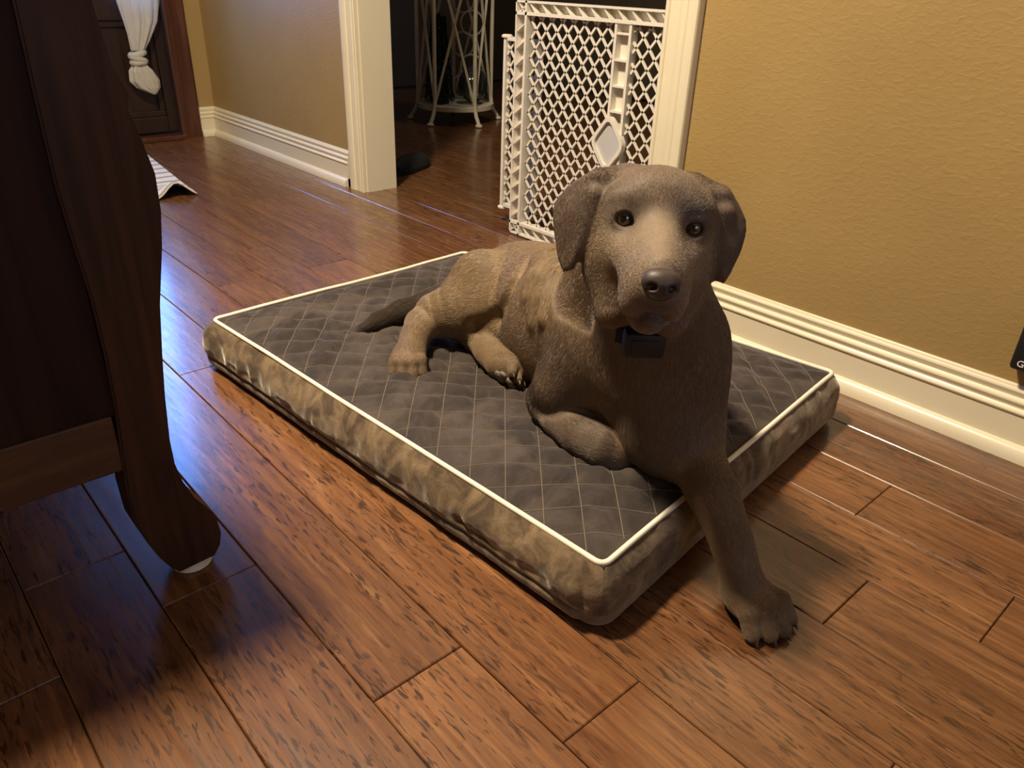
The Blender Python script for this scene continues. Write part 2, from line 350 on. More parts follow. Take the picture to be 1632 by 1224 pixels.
# head frame: origin midway between the eyes, X to the dog's left (image right), Y up, Z forward
HO=V(*HEAD_O); 
def rotv(v,ax,ang):
    ax=nrm(ax);v=np.asarray(v,float);return v*math.cos(ang)+np.cross(ax,v)*math.sin(ang)+ax*(ax@v)*(1-math.cos(ang))
HZ=nrm(HEAD_F); HX=nrm(np.cross([0,0,1.],HZ)); HY=np.cross(HZ,HX)
HX,HZ=rotv(HX,HY,HEAD_YAW),rotv(HZ,HY,HEAD_YAW)
HY,HZ=rotv(HY,HX,HEAD_PITCH),rotv(HZ,HX,HEAD_PITCH)
HX,HY=rotv(HX,HZ,HEAD_ROLL),rotv(HY,HZ,HEAD_ROLL)
HM=np.array([HX,HY,HZ])
def hp(x,y,z): return HO+x*HX+(y-.10*max(z,0.))*HY+z*HZ
def hd(x,y,z): return x*HX+y*HY+z*HZ
def axes(fwd,up):
    f=nrm(fwd);s=nrm(np.cross(f,up));u=np.cross(s,f);return s,u,f

EYE=[( -.0400,-.0005,-.004),(.0395,-.0005,-.004)]; EYE_R=.0128
CLAWS=[];PADS=[]
def chain(S,pts,k,tone=0):
    """limb: tapered segments joined without swelling at the joints, then blended in once"""
    seg=[cone(pts[i][0],pts[i+1][0],pts[i][1],pts[i+1][1]) for i in range(len(pts)-1)]
    def f(x,y,z):
        d=seg[0][0](x,y,z)
        for q in seg[1:]:
            e=q[0](x,y,z); h=np.maximum(.02-np.abs(d-e),0)/.02; d=np.minimum(d,e)-h*h*.0012
        return d
    S.add((f,np.min([q[1] for q in seg],0),np.max([q[2] for q in seg],0)),k)
    for i,q in enumerate(seg): S.prims.append((q[0],nrm(V(*pts[i+1][0])-V(*pts[i][0])),tone))

def paw(S,base,fwd,up,w,L,spread=.13,tone=2,h=.020):
    """dog's foot: four unequal arched toes in front of a broad metacarpal; base = back of the foot"""
    s,u,f=axes(fwd,up);base=V(*base)
    S.add(ell(base+f*L*.40+u*h*.35,(w*.47,h*1.15,L*.46),[s,u,f]),.018,f,tone)
    for o,len_ in((-1.5,.86),(-.5,1.02),(.5,1.0),(1.5,.82)):
        d=nrm(f+s*o*spread); p0=base+f*L*.36+s*o*w*.20+u*h*.50
        kn=p0+d*L*.34*len_+u*h*.22; tip=p0+d*L*.56*len_-u*h*.62
        S.add(cone(p0,kn,w*.150,w*.172),.008,d,tone); S.add(cone(kn,tip,w*.172,w*.150),.003,d,tone)
        CLAWS.append((tip+d*w*.11,nrm(d-u*.7),u,w))
    return s,u,f

def build_dog(S):
    # ---- trunk: chest, ribs, loin, croup
    S.add(ell((.830,.650,.235),(.086,.115,.132),axes((-.10,-1,.0),(0,0,1))),.03,(.1,.6,-.8),0)
    S.add(ell((.869,.770,.213),(.092,.17,.126)),.05,(.1,.9,-.4),0)
    S.add(ell((.922,.910,.200),(.090,.17,.112)),.06,(.1,.9,-.4),0)
    S.add(ell((.960,1.020,.172),(.092,.105,.090)),.06,(0,.6,-.8),0)
    S.add(cone((.892,.95,.14),(.888,.78,.15),.050,.068),.05,(-.2,.3,-1),0)
    # prosternum and brisket
    S.add(ell((.822,.572,.235),(.078,.070,.110)),.05,(0,-.2,-1),1)
    S.add(ell((.822,.548,.168),(.080,.058,.075)),.04,(0,-.2,-1),1)
    S.add(ell((.803,.515,.162),(.058,.048,.060)),.05,(0,-.2,-1),1)
    # ---- neck
    chain(S,[((.842,.672,.310),.094),((.797,.617,.390),.084),(hp(0,-.03,-.075),.068)],.05,0)
    S.add(cone(hp(0,-.070,-.045),(.805,.570,.285),.052,.085),.05,(.1,.1,-1),1)
    # ---- shoulders
    S.add(ell((.795,.665,.250),(.050,.080,.115),axes((-.1,-1,.1),(.25,0,1))),.035,(-.1,.1,-1),1)
    S.add(ell((.846,.610,.230),(.042,.070,.115),axes((-.1,-1,.1),(-.05,0,1))),.035,(.1,-.1,-1),1)
    # dog's right arm: upper arm to elbow, forearm along the bed, wrist tucked
    chain(S,[((.785,.665,.24),.060),((.762,.705,.175),.050),((.768,.737,.138),.041)],.03,1)
    chain(S,[((.766,.737,.128),.035),((.748,.690,.130),.034),((.735,.645,.129),.031),((.740,.606,.126),.032),((.756,.590,.121),.028)],.009,1)
    S.add(cone((.752,.590,.117),(.792,.578,.112),.028,.025),.010,(1,-.2,0),2)
    # dog's left arm: stretched over the edge down to the floor
    chain(S,[((.860,.590,.22),.050),((.868,.560,.148),.048)],.03,1)
    chain(S,[((.870,.560,.150),.046),((.805,.490,.142),.040),((.768,.430,.128),.034),((.754,.385,.088),.0275),((.746,.355,.050),.0265)],.018,2)
    paw(S,(.752,.372,.022),(-.22,-.97,-.10),(0,0,1),.074,.094,tone=2)
    # ---- dog's right hind leg (upper): thigh, shank, hock, foot
    S.add(ell((.866,1.012,.182),(.056,.105,.084),axes((-.40,.85,-.35),(0,.3,1))),.020,(-.5,.5,-.7),0)
    chain(S,[((.885,.985,.190),.068),((.835,1.045,.174),.058),((.795,1.078,.158),.042),((.762,1.080,.148),.030)],.018,0)
    chain(S,[((.760,1.080,.146),.0285),((.730,1.060,.136),.0265),((.703,1.035,.124),.0255)],.012,2)
    paw(S,(.706,1.050,.112),(-.55,-.82,-.08),(0,0,1),.062,.070,tone=2)
    # ---- dog's left hind foot poking out from under the belly, sole turned to the front
    chain(S,[((.86,1.02,.125),.040),((.815,.950,.122),.025),((.795,.900,.122),.022)],.02,2)
    s_,u_,f_=paw(S,(.794,.905,.120),(-.02,-1,-.05),(.85,.1,.50),.054,.070,tone=2,h=.016)
    for o,l,r in((-1.4,.62,.0078),(-.45,.74,.0092),(.5,.72,.0092),(1.4,.58,.0078)):
        PADS.append((V(.794,.905,.120)+f_*.074*l+s_*o*.0118-u_*.0125,(s_,u_,f_),(r,r*.55,r*1.15)))
    PADS.append((V(.794,.905,.120)+f_*.026-u_*.013,(s_,u_,f_),(.017,.006,.012)))
    # loose skin folded behind the shoulder
    for pts in([(.835,.780,.336),(.805,.783,.323),(.784,.773,.298),(.765,.763,.268),(.770,.776,.224)],[(.850,.818,.333),(.816,.816,.308),(.795,.808,.280),(.784,.802,.244),(.787,.808,.205)],[(.868,.862,.321),(.821,.844,.299),(.801,.836,.271),(.789,.830,.237)]):
        n=len(pts); chain(S,[((p[0]+(.012 if i in(0,n-1) else .001),p[1],p[2]),(.004 if i in(0,n-1) else .0098)) for i,p in enumerate(pts)],.014,0)
    # crease between thigh and flank
    cr=[(.850,.905,.312),(.834,.893,.292),(.814,.897,.266),(.806,.905,.236),(.818,.938,.192),(.806,.984,.162)]
    for i in range(5): S.add(cone(cr[i],cr[i+1],.003+.0012*i,.003+.0012*(i+1)),.022,None,0,'s')
    # tail
    chain(S,[((.940,1.15,.150),.042),((.870,1.190,.130),.026),((.800,1.205,.121),.020),((.745,1.205,.116),.014),((.705,1.200,.112),.007)],.02,3)
    build_head(S)

def build_head(S):
    E=lambda c,r,k,fl,tone=4: S.add(ell(hp(*c),r,HM),k,hd(*fl),tone)
    C=lambda a,b,r1,r2,k,fl,tone=4: S.add(cone(hp(*a),hp(*b),r1,r2),k,hd(*fl),tone)
    E((0,.014,-.062),(.070,.050,.072),.03,(0,.3,-1))          # braincase
    E((0,.026,-.022),(.046,.034,.036),.025,(0,.8,-.4))        # forehead
    for s in(-1,1):
        E((s*.036,.020,-.012),(.026,.016,.022),.016,(s*.4,.7,-.5),5)      # brow
        E((s*.050,-.028,-.044),(.026,.050,.046),.030,(s*.4,-.3,-1))       # cheek
        C((s*.034,-.035,-.008),(s*.019,-.048,.045),.023,.021,.018,(s*.5,-.3,-.8),6)
        E((s*.0215,-.068,.052),(.0175,.034,.036),.010,(s*.3,-1,-.5),6)     # flews
        C((s*.042,-.060,-.028),(s*.036,-.110,-.010),.027,.020,.024,(s*.2,-1,-.3))  # jowl
    C((0,-.004,-.004),(0,-.039,.080),.025,.0185,.022,(0,.4,-1),6)          # bridge of the muzzle
    C((0,-.040,.01),(0,-.056,.070),.034,.024,.014,(0,.2,-1),6)
    E((0,-.060,.082),(.0225,.026,.018),.012,(0,-1,0),6)                   # front of the lip
    E((0,-.103,.036),(.021,.017,.042),.008,(0,-.3,-1),6)                  # chin
    # eye sockets and lids
    for x,y,z in EYE:
        s=1 if x>0 else -1
        S.add(ell(hp(x,y,z),(EYE_R+.0035,)*3),.008,hd(s*.3,.5,-.5),7)
        S.add(ell(hp(x+s*.0005,y-.0005,z+EYE_R+.001),(.0106,.0086,.0100),HM),.0025,None,0,'s')
        S.add(cone(hp(x-s*.012,y-.004,z+.014),hp(x-s*.018,y-.008,z+.013),.0035,.002),.004,None,0,'s')
    # mouth line
    for s in(-1,1):
        S.add(cone(hp(0,-.086,.088),hp(s*.020,-.099,.070),.0026,.0028),.004,None,0,'s')
        S.add(cone(hp(s*.020,-.099,.070),hp(s*.032,-.096,.030),.0028,.002),.004,None,0,'s')
    S.add(cone(hp(0,-.064,.102),hp(0,-.086,.098),.0020,.0025),.004,None,0,'s')
    # ears: flaps hanging from the sides of the skull
    for s in(-1,1):
        ex=nrm(hd(s*.80,0,-.50)); ey=nrm(hd(-s*.10,.98,-.08)); ez=nrm(np.cross(ex,ey))*s; ey=np.cross(ez,ex)*s
        poly=[(-.016,.006),(.010,.010),(.034,-.004),(.054,-.024),(.058,-.040),(.052,-.066),(.038,-.098),(.026,-.112),(.013,-.106),(.006,-.080),(.000,-.045),(-.010,-.016)]
        if s>0: poly=[(u*.62 if u>0 else u,v*.88) for u,v in poly]
        bend=lambda u,v:(.020*np.clip((u+.01)/.06,0,1)*(1-np.clip((u+.01)/.06,0,1))*2+.006*np.sin(np.clip(-v,0,.12)*40)*np.clip(u/.03,0,1))
        S.add(flap(hp(s*.066,.038,-.030),[ex,ey,ez],poly,.0055,bend,.005),.010,hd(s*.3,-1,0),8)
        C((s*.076,.022,-.022),(s*.082,-.050,-.030),.009,.006,.008,(0,-1,0),8)
        C((s*.042,.046,-.050),(s*.068,.042,-.042),.016,.012,.018,(s*1,-.3,0),8)

def surface_nets(S):
    F=S.F;xs,ys,zs=S.g
    I=F<0
    n=np.zeros(tuple(d-1 for d in F.shape),np.uint8)
    for a in(0,1):
        for b in(0,1):
            for c in(0,1): n+=I[a:F.shape[0]-1+a,b:F.shape[1]-1+b,c:F.shape[2]-1+c]
    i,j,k=np.nonzero((n>0)&(n<8))
    acc=np.zeros((len(i),3));cnt=np.zeros(len(i))
    cor=[(a,b,c) for a in(0,1) for b in(0,1) for c in(0,1)]
    G=lambda o:np.stack([xs[i+o[0]],ys[j+o[1]],zs[k+o[2]]],1)
    fv={o:F[i+o[0],j+o[1],k+o[2]] for o in cor}
    for a in cor:
        for ax in range(3):
            if a[ax]: continue
            b=list(a);b[ax]=1;b=tuple(b);fa,fb=fv[a],fv[b];m=(fa<0)!=(fb<0)
            t=np.where(m,fa/np.where(m,fa-fb,1),0)[:,None]
            p=G(a)*(1-t)+G(b)*t; acc+=p*m[:,None]; cnt+=m
    v=acc/cnt[:,None]
    vid=np.full(n.shape,-1,np.int32);vid[i,j,k]=np.arange(len(i))
    Q=[]
    for ax in range(3):
        sl0=[slice(None)]*3;sl1=[slice(None)]*3;sl0[ax]=slice(0,-1);sl1[ax]=slice(1,None)
        A=I[tuple(sl0)];B=I[tuple(sl1)];e=np.stack(np.nonzero(A!=B),1)
        u,w=[(1,2),(2,0),(0,1)][ax]
        ok=(e[:,u]>0)&(e[:,w]>0)&(e[:,u]<n.shape[u])&(e[:,w]<n.shape[w]);e=e[ok]
        up=A[tuple(e.T)]
        def cell(du,dw):
            q=e.copy();q[:,u]-=du;q[:,w]-=dw;return vid[tuple(q.T)]
        q=np.stack([cell(1,1),cell(0,1),cell(0,0),cell(1,0)],1)
        q[~up]=q[~up][:,::-1];Q.append(q)
    Q=np.concatenate(Q);return v,Q
def relax(v,Q,it,lam=.5):
    e=np.concatenate([Q[:,[0,1]],Q[:,[1,2]],Q[:,[2,3]],Q[:,[3,0]]]);c=np.bincount(e[:,0],minlength=len(v)).astype(float)
    for _ in range(it):
        m=np.stack([np.bincount(e[:,0],v[e[:,1],a],len(v)) for a in range(3)],1)/np.maximum(c,1)[:,None]
        v=v+(m-v)*lam
    return v
def vnormals(v,Q):
    fn=np.cross(v[Q[:,2]]-v[Q[:,0]],v[Q[:,3]]-v[Q[:,1]]);n=np.zeros_like(v)
    for c in range(4):
        for a in range(3): n[:,a]+=np.bincount(Q[:,c],fn[:,a],len(v))
    return n/np.maximum(np.linalg.norm(n,axis=1),1e-12)[:,None]
def grid(lo,hi,flo,fhi,fine,coarse):
    a=np.arange(lo,flo,coarse);b=np.arange(flo,fhi,fine);c=np.arange(fhi,hi+coarse,coarse);return np.concatenate([a,b,c])
def tones(S,v):
    """per vertex: hair direction and blended coat zone weights"""
    W=np.zeros((len(v),9));D=np.zeros((len(v),3));x,y,z=v[:,0],v[:,1],v[:,2]
    best=np.full(len(v),1.)
    ds=[p[0](x,y,z) for p in S.prims]
    for d in ds: best=np.minimum(best,d)
    for d,p in zip(ds,S.prims):
        w=np.exp(-np.clip((d-best)/.008,0,40));W[:,p[2]]+=w;D+=w[:,None]*p[1]
    return W/W.sum(1,keepdims=True),D
# ---------------------------------------------------------------- end of dog body
# ---------------------------------------------------------------- dog bed
bed=empty('dog_bed',(.87,.97,0),'brown quilted velvet dog bed with cream piping, under the lying dog','dog bed')
N0,L0,R0,B0=[np.array(p) for p in((.573,.446),(.505,1.442),(1.298,.528),(1.172,1.470))]
eu=(L0-N0)/np.linalg.norm(L0-N0); ev=np.array([eu[1],-eu[0]])
def bedxy(a,b):   # a across (N->R), b along (N->L)
    a=np.asarray(a)[...,None];b=np.asarray(b)[...,None]
    return (N0*(1-a)+R0*a)*(1-b)+(L0*(1-a)+B0*a)*b
def bed_z(x,y,a,b):
    p=np.stack([x,y],-1)-N0; v=p@ev; u=p@eu
    q1=(u-v-.025)/.0715; q2=(u+v-.0125)/.0695
    d1=np.abs(q1-np.round(q1))*.0715*.707; d2=np.abs(q2-np.round(q2))*.0695*.707
    puff=(1-np.exp(-(d1/.0095)**2))*(1-np.exp(-(d2/.0095)**2))
    e=np.minimum(np.minimum(a,1-a)*.72,np.minimum(b,1-b)*1.0)
    edge=1-np.exp(-(e/.035)**2)
    wr=vnoise(u*22+vnoise(u*6,v*6,3)*2,v*34+vnoise(u*5,v*9,13)*3,5)*.0036+vnoise(u*8,v*9,8)*.005
    wr+=np.maximum(0,vnoise(u*26+v*14,v*40-u*22,11))**2*.0060*(.5+.5*vnoise(u*3,v*3,21))
    press=.014*np.exp(-(((x-.90)/.16)**2+((y-.82)/.36)**2))
    return .098+.009*edge*(1-.0)+.0068*puff*edge+wr*edge-press*edge
na,nb=250,340
A,Bq=np.meshgrid(np.linspace(0,1,na),np.linspace(0,1,nb),indexing='ij'); XY=bedxy(A,Bq); Z=bed_z(XY[...,0],XY[...,1],A,Bq)
v=np.concatenate([XY,Z[...,None]],-1).reshape(-1,3)-np.array(bed.location)
idx=np.arange(na*nb).reshape(na,nb); f=np.stack([idx[:-1,:-1],idx[1:,:-1],idx[1:,1:],idx[:-1,1:]],-1).reshape(-1,4)
o=mesh('quilted_top',v,f,M_BEDTOP,bed,180); o['label']='taupe velvet top stitched in a diamond quilt'
# stitching threads
st=MB()
BL=np.array(bed.location)
def inside(u,v):
    p=N0+u*eu+v*ev; a,b=.5,.5
    for _ in range(6):
        q=bedxy(a,b); r=p-q; Ja=(bedxy(a+1e-3,b)-q)/1e-3; Jb=(bedxy(a,b+1e-3)-q)/1e-3
        det=Ja[0]*Jb[1]-Ja[1]*Jb[0]; a+=(r[0]*Jb[1]-r[1]*Jb[0])/det; b+=(Ja[0]*r[1]-Ja[1]*r[0])/det
    return p,a,b
for fam in(0,1):
    for k in range(-14,28):
        c=(.025+.0715*k) if fam==0 else (.0125+.0695*k); run=[]
        for s in np.arange(-.4,1.9,.009):
            if fam==0: u,vv=(s+c)/2+.2,(s-c)/2+.2
            else: u,vv=(c+s)/2-.0,(c-s)/2
            if fam==0: u,vv=s,s-c
            if vv<-.05 or vv>.85 or u<-.08 or u>1.1:
                continue
            p,a,b=inside(u,vv)
            if .006<a<.994 and .006<b<.994: run.append((p[0]-BL[0],p[1]-BL[1],float(bed_z(np.array(p[0]),np.array(p[1]),np.array(a),np.array(b)))+.0004))
        if len(run)>2: st.tube(run,.0006,4,cap=False)
o=st.build('stitching',M_STITCH,bed); o['label']='tan quilting thread'
# perimeter loop with rounded corners: top edge and foot of the sides
def loop(C,r,step=.006):
    C=[np.array(c) for c in C]; pts=[];cid=[]
    n=len(C)
    for i in range(n):
        p,c,q=C[i-1],C[i],C[(i+1)%n]; d0=(p-c)/np.linalg.norm(p-c); d1=(q-c)/np.linalg.norm(q-c)
        for t in np.linspace(0,1,9): pts.append((c+d0*r)*(1-t)**2+c*2*t*(1-t)+(c+d1*r)*t*t); cid.append(i)
        a=c+d1*r; b=q-d1*r; m=max(2,int(np.linalg.norm(b-a)/step))
        for t in np.linspace(0,1,m)[1:-1]: pts.append(a*(1-t)+b*t); cid.append(i)
    return np.array(pts),np.array(cid)
TOP,cid=loop([N0,R0,B0,L0],.016)
# corner ids: 0 near end N..R, 1 right side R..B, 2 back B..L, 3 front L..N
nx=np.roll(TOP,-1,0)-np.roll(TOP,1,0); nx/=np.linalg.norm(nx,axis=1)[:,None]; OUT=np.stack([nx[:,1],-nx[:,0]],1)
S_=np.concatenate([[0],np.cumsum(np.linalg.norm(np.diff(TOP,axis=0),axis=1))])
ztop=.0985
pip=[(p[0]-BL[0],p[1]-BL[1],ztop+.0015+.0016*float(vnoise(s*9,.3,4))) for p,s in zip(TOP-OUT*.001,S_)]
o=MB().tube(pip,.0040,8,closed=True).build('piping',M_PIPE,bed,60); o['label']='cream piping cord around the top edge'
cx=np.array([.90,.97])
def side_pt(i,t):
    """t 0 at the piping .. 1 under the bed"""
    s=S_[i]; p=TOP[i]; o_=OUT[i]; c_=cid[i]
    bul={0:.020,1:.022,2:.022,3:.026}[int(c_)]
    d=bul*(1-abs(2*min(t,.5)-1)**2.2)*(1-max(0,t-.5)**2*.9)-.020*max(0,(t-.86)/.14)**1.5
    z=ztop*(1-t)**1.04+.0015
    g=float(vnoise(s*38+1.5*float(vnoise(s*7,t*2,2)),t*2.2,31)); g2=float(vnoise(s*17,t*5,37)); fo=max(0.,float(vnoise(s*60,t*1.5,41)))**1.5
    g=g*.7+.45*float(vnoise(s*85,t*3+1.2*float(vnoise(s*20,3.3,9)),51)); amp=(.0048 if c_==3 else .0026)*(1 if t<.6 else .35)*(math.sin(math.pi*min(1,t*1.05))**.6 if t<.95 else .2)
    d+=amp*(g*1.0+g2*.8)+.003*fo*max(0,1-t*2.2)*(1 if t>.02 else 0)
    if c_==3: d-=.006*math.exp(-((t-.70)/.025)**2)
    return (p[0]+o_[0]*d-BL[0],p[1]+o_[1]*d-BL[1],z)
nT=34; tseam=.70
ts=np.linspace(0,1,nT)
bounds=[np.where(cid==c)[0] for c in range(4)]
mid=[int(b[4]) for b in bounds]   # middle of every rounded corner
n=len(TOP)
for c,(lab) in enumerate(('grey-brown end panel facing the viewer','side panel toward the wall','back end panel','crumpled brown front side panel')):
    i0=mid[c]; i1=mid[(c+1)%4]; ids=[i0+k for k in range(((i1-i0)%n)+1)]; ids=[i%n for i in ids]
    for nm,tt,mt in(('side_panel',[t for t in ts if t<=tseam+.02],M_BEDSIDE),('bottom_band',[t for t in ts if t>=tseam-.02],M_BEDLOW)):
        v=[side_pt(i,t) for t in tt for i in ids]; m=len(ids); f=[(r*m+k,(r+1)*m+k,(r+1)*m+k+1,r*m+k+1) for r in range(len(tt)-1) for k in range(m-1)]
        o=mesh(nm,v,f,mt,bed,180); o['label']=lab if nm=='side_panel' else 'lower velvet band below the seam'
v=[(p[0]-BL[0],p[1]-BL[1],.003) for p in TOP]; mesh('underside',v,[tuple(range(n))[::-1]],M_BEDLOW,bed)

# ---------------------------------------------------------------- dog
S=Field(grid(.55,1.08,.58,.82,.002,.0026),grid(.25,1.25,.37,.71,.002,.0026),grid(-.004,.58,.33,.56,.002,.0024))
build_dog(S); dv,dq=surface_nets(S); dv=relax(dv,dq,2); dn=vnormals(dv,dq); TW,TD=tones(S,dv)
COAT=np.array([(.335,.235,.137),(.170,.118,.080),(.225,.150,.086),(.105,.076,.056),(.215,.154,.104),(.112,.078,.054),(.255,.190,.132),(.045,.031,.023),(.150,.102,.070)])  # coat zones; the body tone is raised to carry the lit back
dcol=TW@(COAT*.80)
hl=(dv-HO)@HM.T   # head-local position
def blob(c,r,col,strength):
    global dcol
    k=np.exp(-(((hl-np.array(c))/np.array(r))**2).sum(1))[:,None]*strength; dcol=dcol*(1-k)+np.array(col)*k
for s_ in(-1,1):
    blob((s_*.022,.018,.012),(.015,.012,.03),(.085,.060,.044),.75)      # dark brow marks
    blob((s_*.046,.014,0),(.012,.006,.02),(.24,.18,.12),.6)            # pale spot above the eye
    blob((s_*.040,0,.008),(.0155,.0125,.014),(.045,.032,.025),.85)      # eye rim
    blob((s_*.030,-.055,.02),(.010,.030,.02),(.13,.105,.092),.5)
blob((0,-.012,.035),(.022,.022,.05),(.27,.205,.14),.8)  # highlight painted along the bridge of the muzzle
for s_ in(-1,1): blob((s_*.058,-.030,-.01),(.016,.024,.03),(.27,.20,.125),.6)  # lamplight on the cheeks painted into the coat
blob((0,-.088,.085),(.022,.014,.03),(.055,.036,.032),.85)               # lips
blob((0,-.070,.10),(.016,.020,.02),(.085,.062,.052),.7)  # shadow below the nose painted into the coat
blob((0,-.108,.06),(.030,.016,.035),(.060,.042,.036),.7)  # chin darkened in colour for the shade under the muzzle
dog=empty('dog',(.87,.80,0),'silver-brown labrador lying on the quilted bed, one foreleg stretched to the floor','dog')
DL=np.array(dog.location)
me=bpy.data.meshes.new('body'); me.from_pydata((dv-DL).tolist(),[],dq.tolist()); me.update()
at=me.color_attributes.new('coat','FLOAT_COLOR','POINT'); at.data.foreach_set('color',np.concatenate([dcol,np.ones((len(dcol),1))],1).astype(np.float32).ravel())
t=NT('dog_coat'); a_=t.n('Attribute',attribute_name='coat'); c_=t.coords(); nn=t.noise(c_,90,4,.6); n2=t.noise(c_,14,3)
k=t.mix(t.ramp(nn,[(.3,G3(.0)),(.7,G3(.45))]),a_.outputs['Color'],t.mix(1.,a_.outputs['Color'],(.55,.52,.50),'MULTIPLY'))
t.l(k,t.b.inputs['Base Color']); t.set(Roughness=.6,Specular_IOR_Level=.25,Sheen_Weight=.15); p_=t.bump(nn,.3,.0012); t.bump(t.noise(c_,420,2),.2,.0005,p_)
M_COAT=t.m
body=link('body',me,M_COAT,dog,180)
# coat hairs
def fur(nh):
    qa=np.linalg.norm(np.cross(dv[dq[:,2]]-dv[dq[:,0]],dv[dq[:,3]]-dv[dq[:,1]]),axis=1); cen=dv[dq].mean(1)
    wgt=qa*np.where(dn[dq[:,0]]@np.array([0,0,1.])<-.75,.2,1.)*np.where(((cen-HO)@HM.T)[:,2]>-.07,1.6,1.)
    hc=(cen-HO)@HM.T
    nose=(((hc-np.array([0,-.0615,.100]))/np.array([.021,.019,.016]))**2).sum(1)<1
    for e in EYE: nose|=(((hc-np.array(e)-np.array([0,0,EYE_R]))/np.array([.0135,.0115,.010]))**2).sum(1)<1
    wgt=np.where(nose,0,wgt)
    pk=RNG.choice(len(dq),nh,p=wgt/wgt.sum()); a=RNG.random((nh,1)); b=RNG.random((nh,1)); q=dq[pk]
    bl=lambda X:(X[q[:,0]]*(1-a)+X[q[:,1]]*a)*(1-b)+(X[q[:,3]]*(1-a)+X[q[:,2]]*a)*b
    P=bl(dv);Nn=bl(dn);Nn/=np.linalg.norm(Nn,axis=1)[:,None];D=bl(TD);Cc=bl(dcol);W=bl(TW)
    D/=np.maximum(np.linalg.norm(D,axis=1),1e-6)[:,None]; D+=RNG.normal(size=D.shape)*.09
    T=D-Nn*(D*Nn).sum(1,keepdims=True); T/=np.maximum(np.linalg.norm(T,axis=1),1e-6)[:,None]
    L=(W@np.array([.0080,.0080,.0050,.0140,.0042,.0038,.0028,.0016,.0038]))[:,None]*(.7+.6*RNG.random((nh,1)))
    up=.045+.05*RNG.random((nh,1))
    up=up+W[:,3:4]*.22
    pts=np.stack([P-Nn*.0004,P+T*L*.35+Nn*L*up*.55,P+T*L*.70+Nn*L*up*.80,P+T*L+Nn*L*up*.75],1)-DL
    hc=bpy.data.hair_curves.new('coat_hair'); hc.add_curves([4]*nh)
    hc.attributes['position'].data.foreach_set('vector',pts.astype(np.float32).ravel())
    ra=hc.attributes.get('radius') or hc.attributes.new('radius','FLOAT','POINT')
    ra.data.foreach_set('value',np.tile(np.array([.00013,.00012,.00009,.00003],np.float32),nh))
    lum=(.72+.60*RNG.random((nh,1))); col=np.clip(Cc*lum,0,1)
    ca=hc.attributes.new('coat','FLOAT_COLOR','CURVE'); ca.data.foreach_set('color',np.concatenate([col,np.ones((nh,1))],1).astype(np.float32).ravel())
    t=NT('dog_hair'); aa=t.n('Attribute',attribute_name='coat'); t.l(aa.outputs['Color'],t.b.inputs['Base Color']); t.set(Roughness=.38,Specular_IOR_Level=.5)
    hc.materials.append(t.m)
    o=bpy.data.objects.new('coat_hair',hc); COL.objects.link(o); o.parent=dog; o['kind']='stuff'; return o
fur(330000)
# eyes
def eye_mat():
    t=NT('dog_eye'); tc=t.n('TexCoord'); sp=t.n('SeparateXYZ'); t.l(tc.outputs['Object'],sp.inputs[0])
    x2=t.math('MULTIPLY',sp.outputs[0],sp.outputs[0]); y2=t.math('MULTIPLY',sp.outputs[1],sp.outputs[1]); r=t.math('SQRT',t.math('ADD',x2,y2))
    r=t.math('DIVIDE',r,EYE_R)
    t.l(t.ramp(r,[(.0,(.002,.002,.002)),(.34,(.002,.002,.002)),(.38,(.075,.045,.018)),(.62,(.115,.070,.028)),(.70,(.016,.010,.007)),(.85,(.02,.014,.012))]),t.b.inputs['Base Color'])
    t.set(Roughness=.06,Coat_Weight=1.,Coat_Roughness=.02); return t.m
ME_=eye_mat()
for e in EYE:
    bm=bmesh.new(); bmesh.ops.create_uvsphere(bm,u_segments=32,v_segments=20,radius=EYE_R); m_=bpy.data.meshes.new('eye'); bm.to_mesh(m_); bm.free()
    o=link('eye',m_,ME_,dog,180); Rm=Matrix((tuple(HX),tuple(HY),tuple(HZ))).transposed().to_4x4()
    yaw=Matrix.Rotation(math.radians(-6),4,'Y'); o.matrix_local=Matrix.Translation(Vector(hp(*e)-DL))@Rm@yaw; o['label']='dark amber eye'
# nose pad
ax_=[np.linspace(-.030,.030,61)]*3
NS=Field(*[a*1.0 for a in ax_])
NS.add(ell((0,.001,0),(.0215,.0135,.0135)),.004,(0,0,1)); NS.add(ell((0,-.006,-.001),(.0150,.0125,.0125)),.008,(0,0,1)); NS.add(ell((0,.007,-.004),(.0175,.0080,.0125)),.006,(0,0,1))
for s_ in(-1,1):
    NS.add(ell((s_*.0105,-.0025,.0115),(.0052,.0040,.0075)),.003,None,0,'s'); NS.add(cone((s_*.013,-.004,.011),(s_*.0195,-.0075,.004),.0022,.0014),.003,None,0,'s')
NS.add(cone((0,-.002,.0135),(0,-.018,.0115),.0009,.0012),.003,None,0,'s')
nv,nq=surface_nets(NS); nv=relax(nv,nq,2); m_=bpy.data.meshes.new('nose'); m_.from_pydata(nv.tolist(),[],nq.tolist())
t=NT('nose_leather'); c_=t.coords(); vo=t.n('TexVoronoi'); vo.inputs['Scale'].default_value=900; t.l(c_,vo.inputs['Vector'])
t.l(t.ramp(t.noise(c_,60,2),[(.3,(.034,.024,.021)),(.7,(.056,.040,.034))]),t.b.inputs['Base Color']); t.set(Roughness=.46,Specular_IOR_Level=.45); t.bump(vo.outputs['Distance'],.25,.0006)
o=link('nose',m_,t.m,dog,180); o.matrix_local=Matrix.Translation(Vector(hp(0,-.0515,.0985)-DL))@Rm@Matrix.Rotation(math.radians(8),4,'X'); o['label']='liver-brown nose leather with two nostrils'
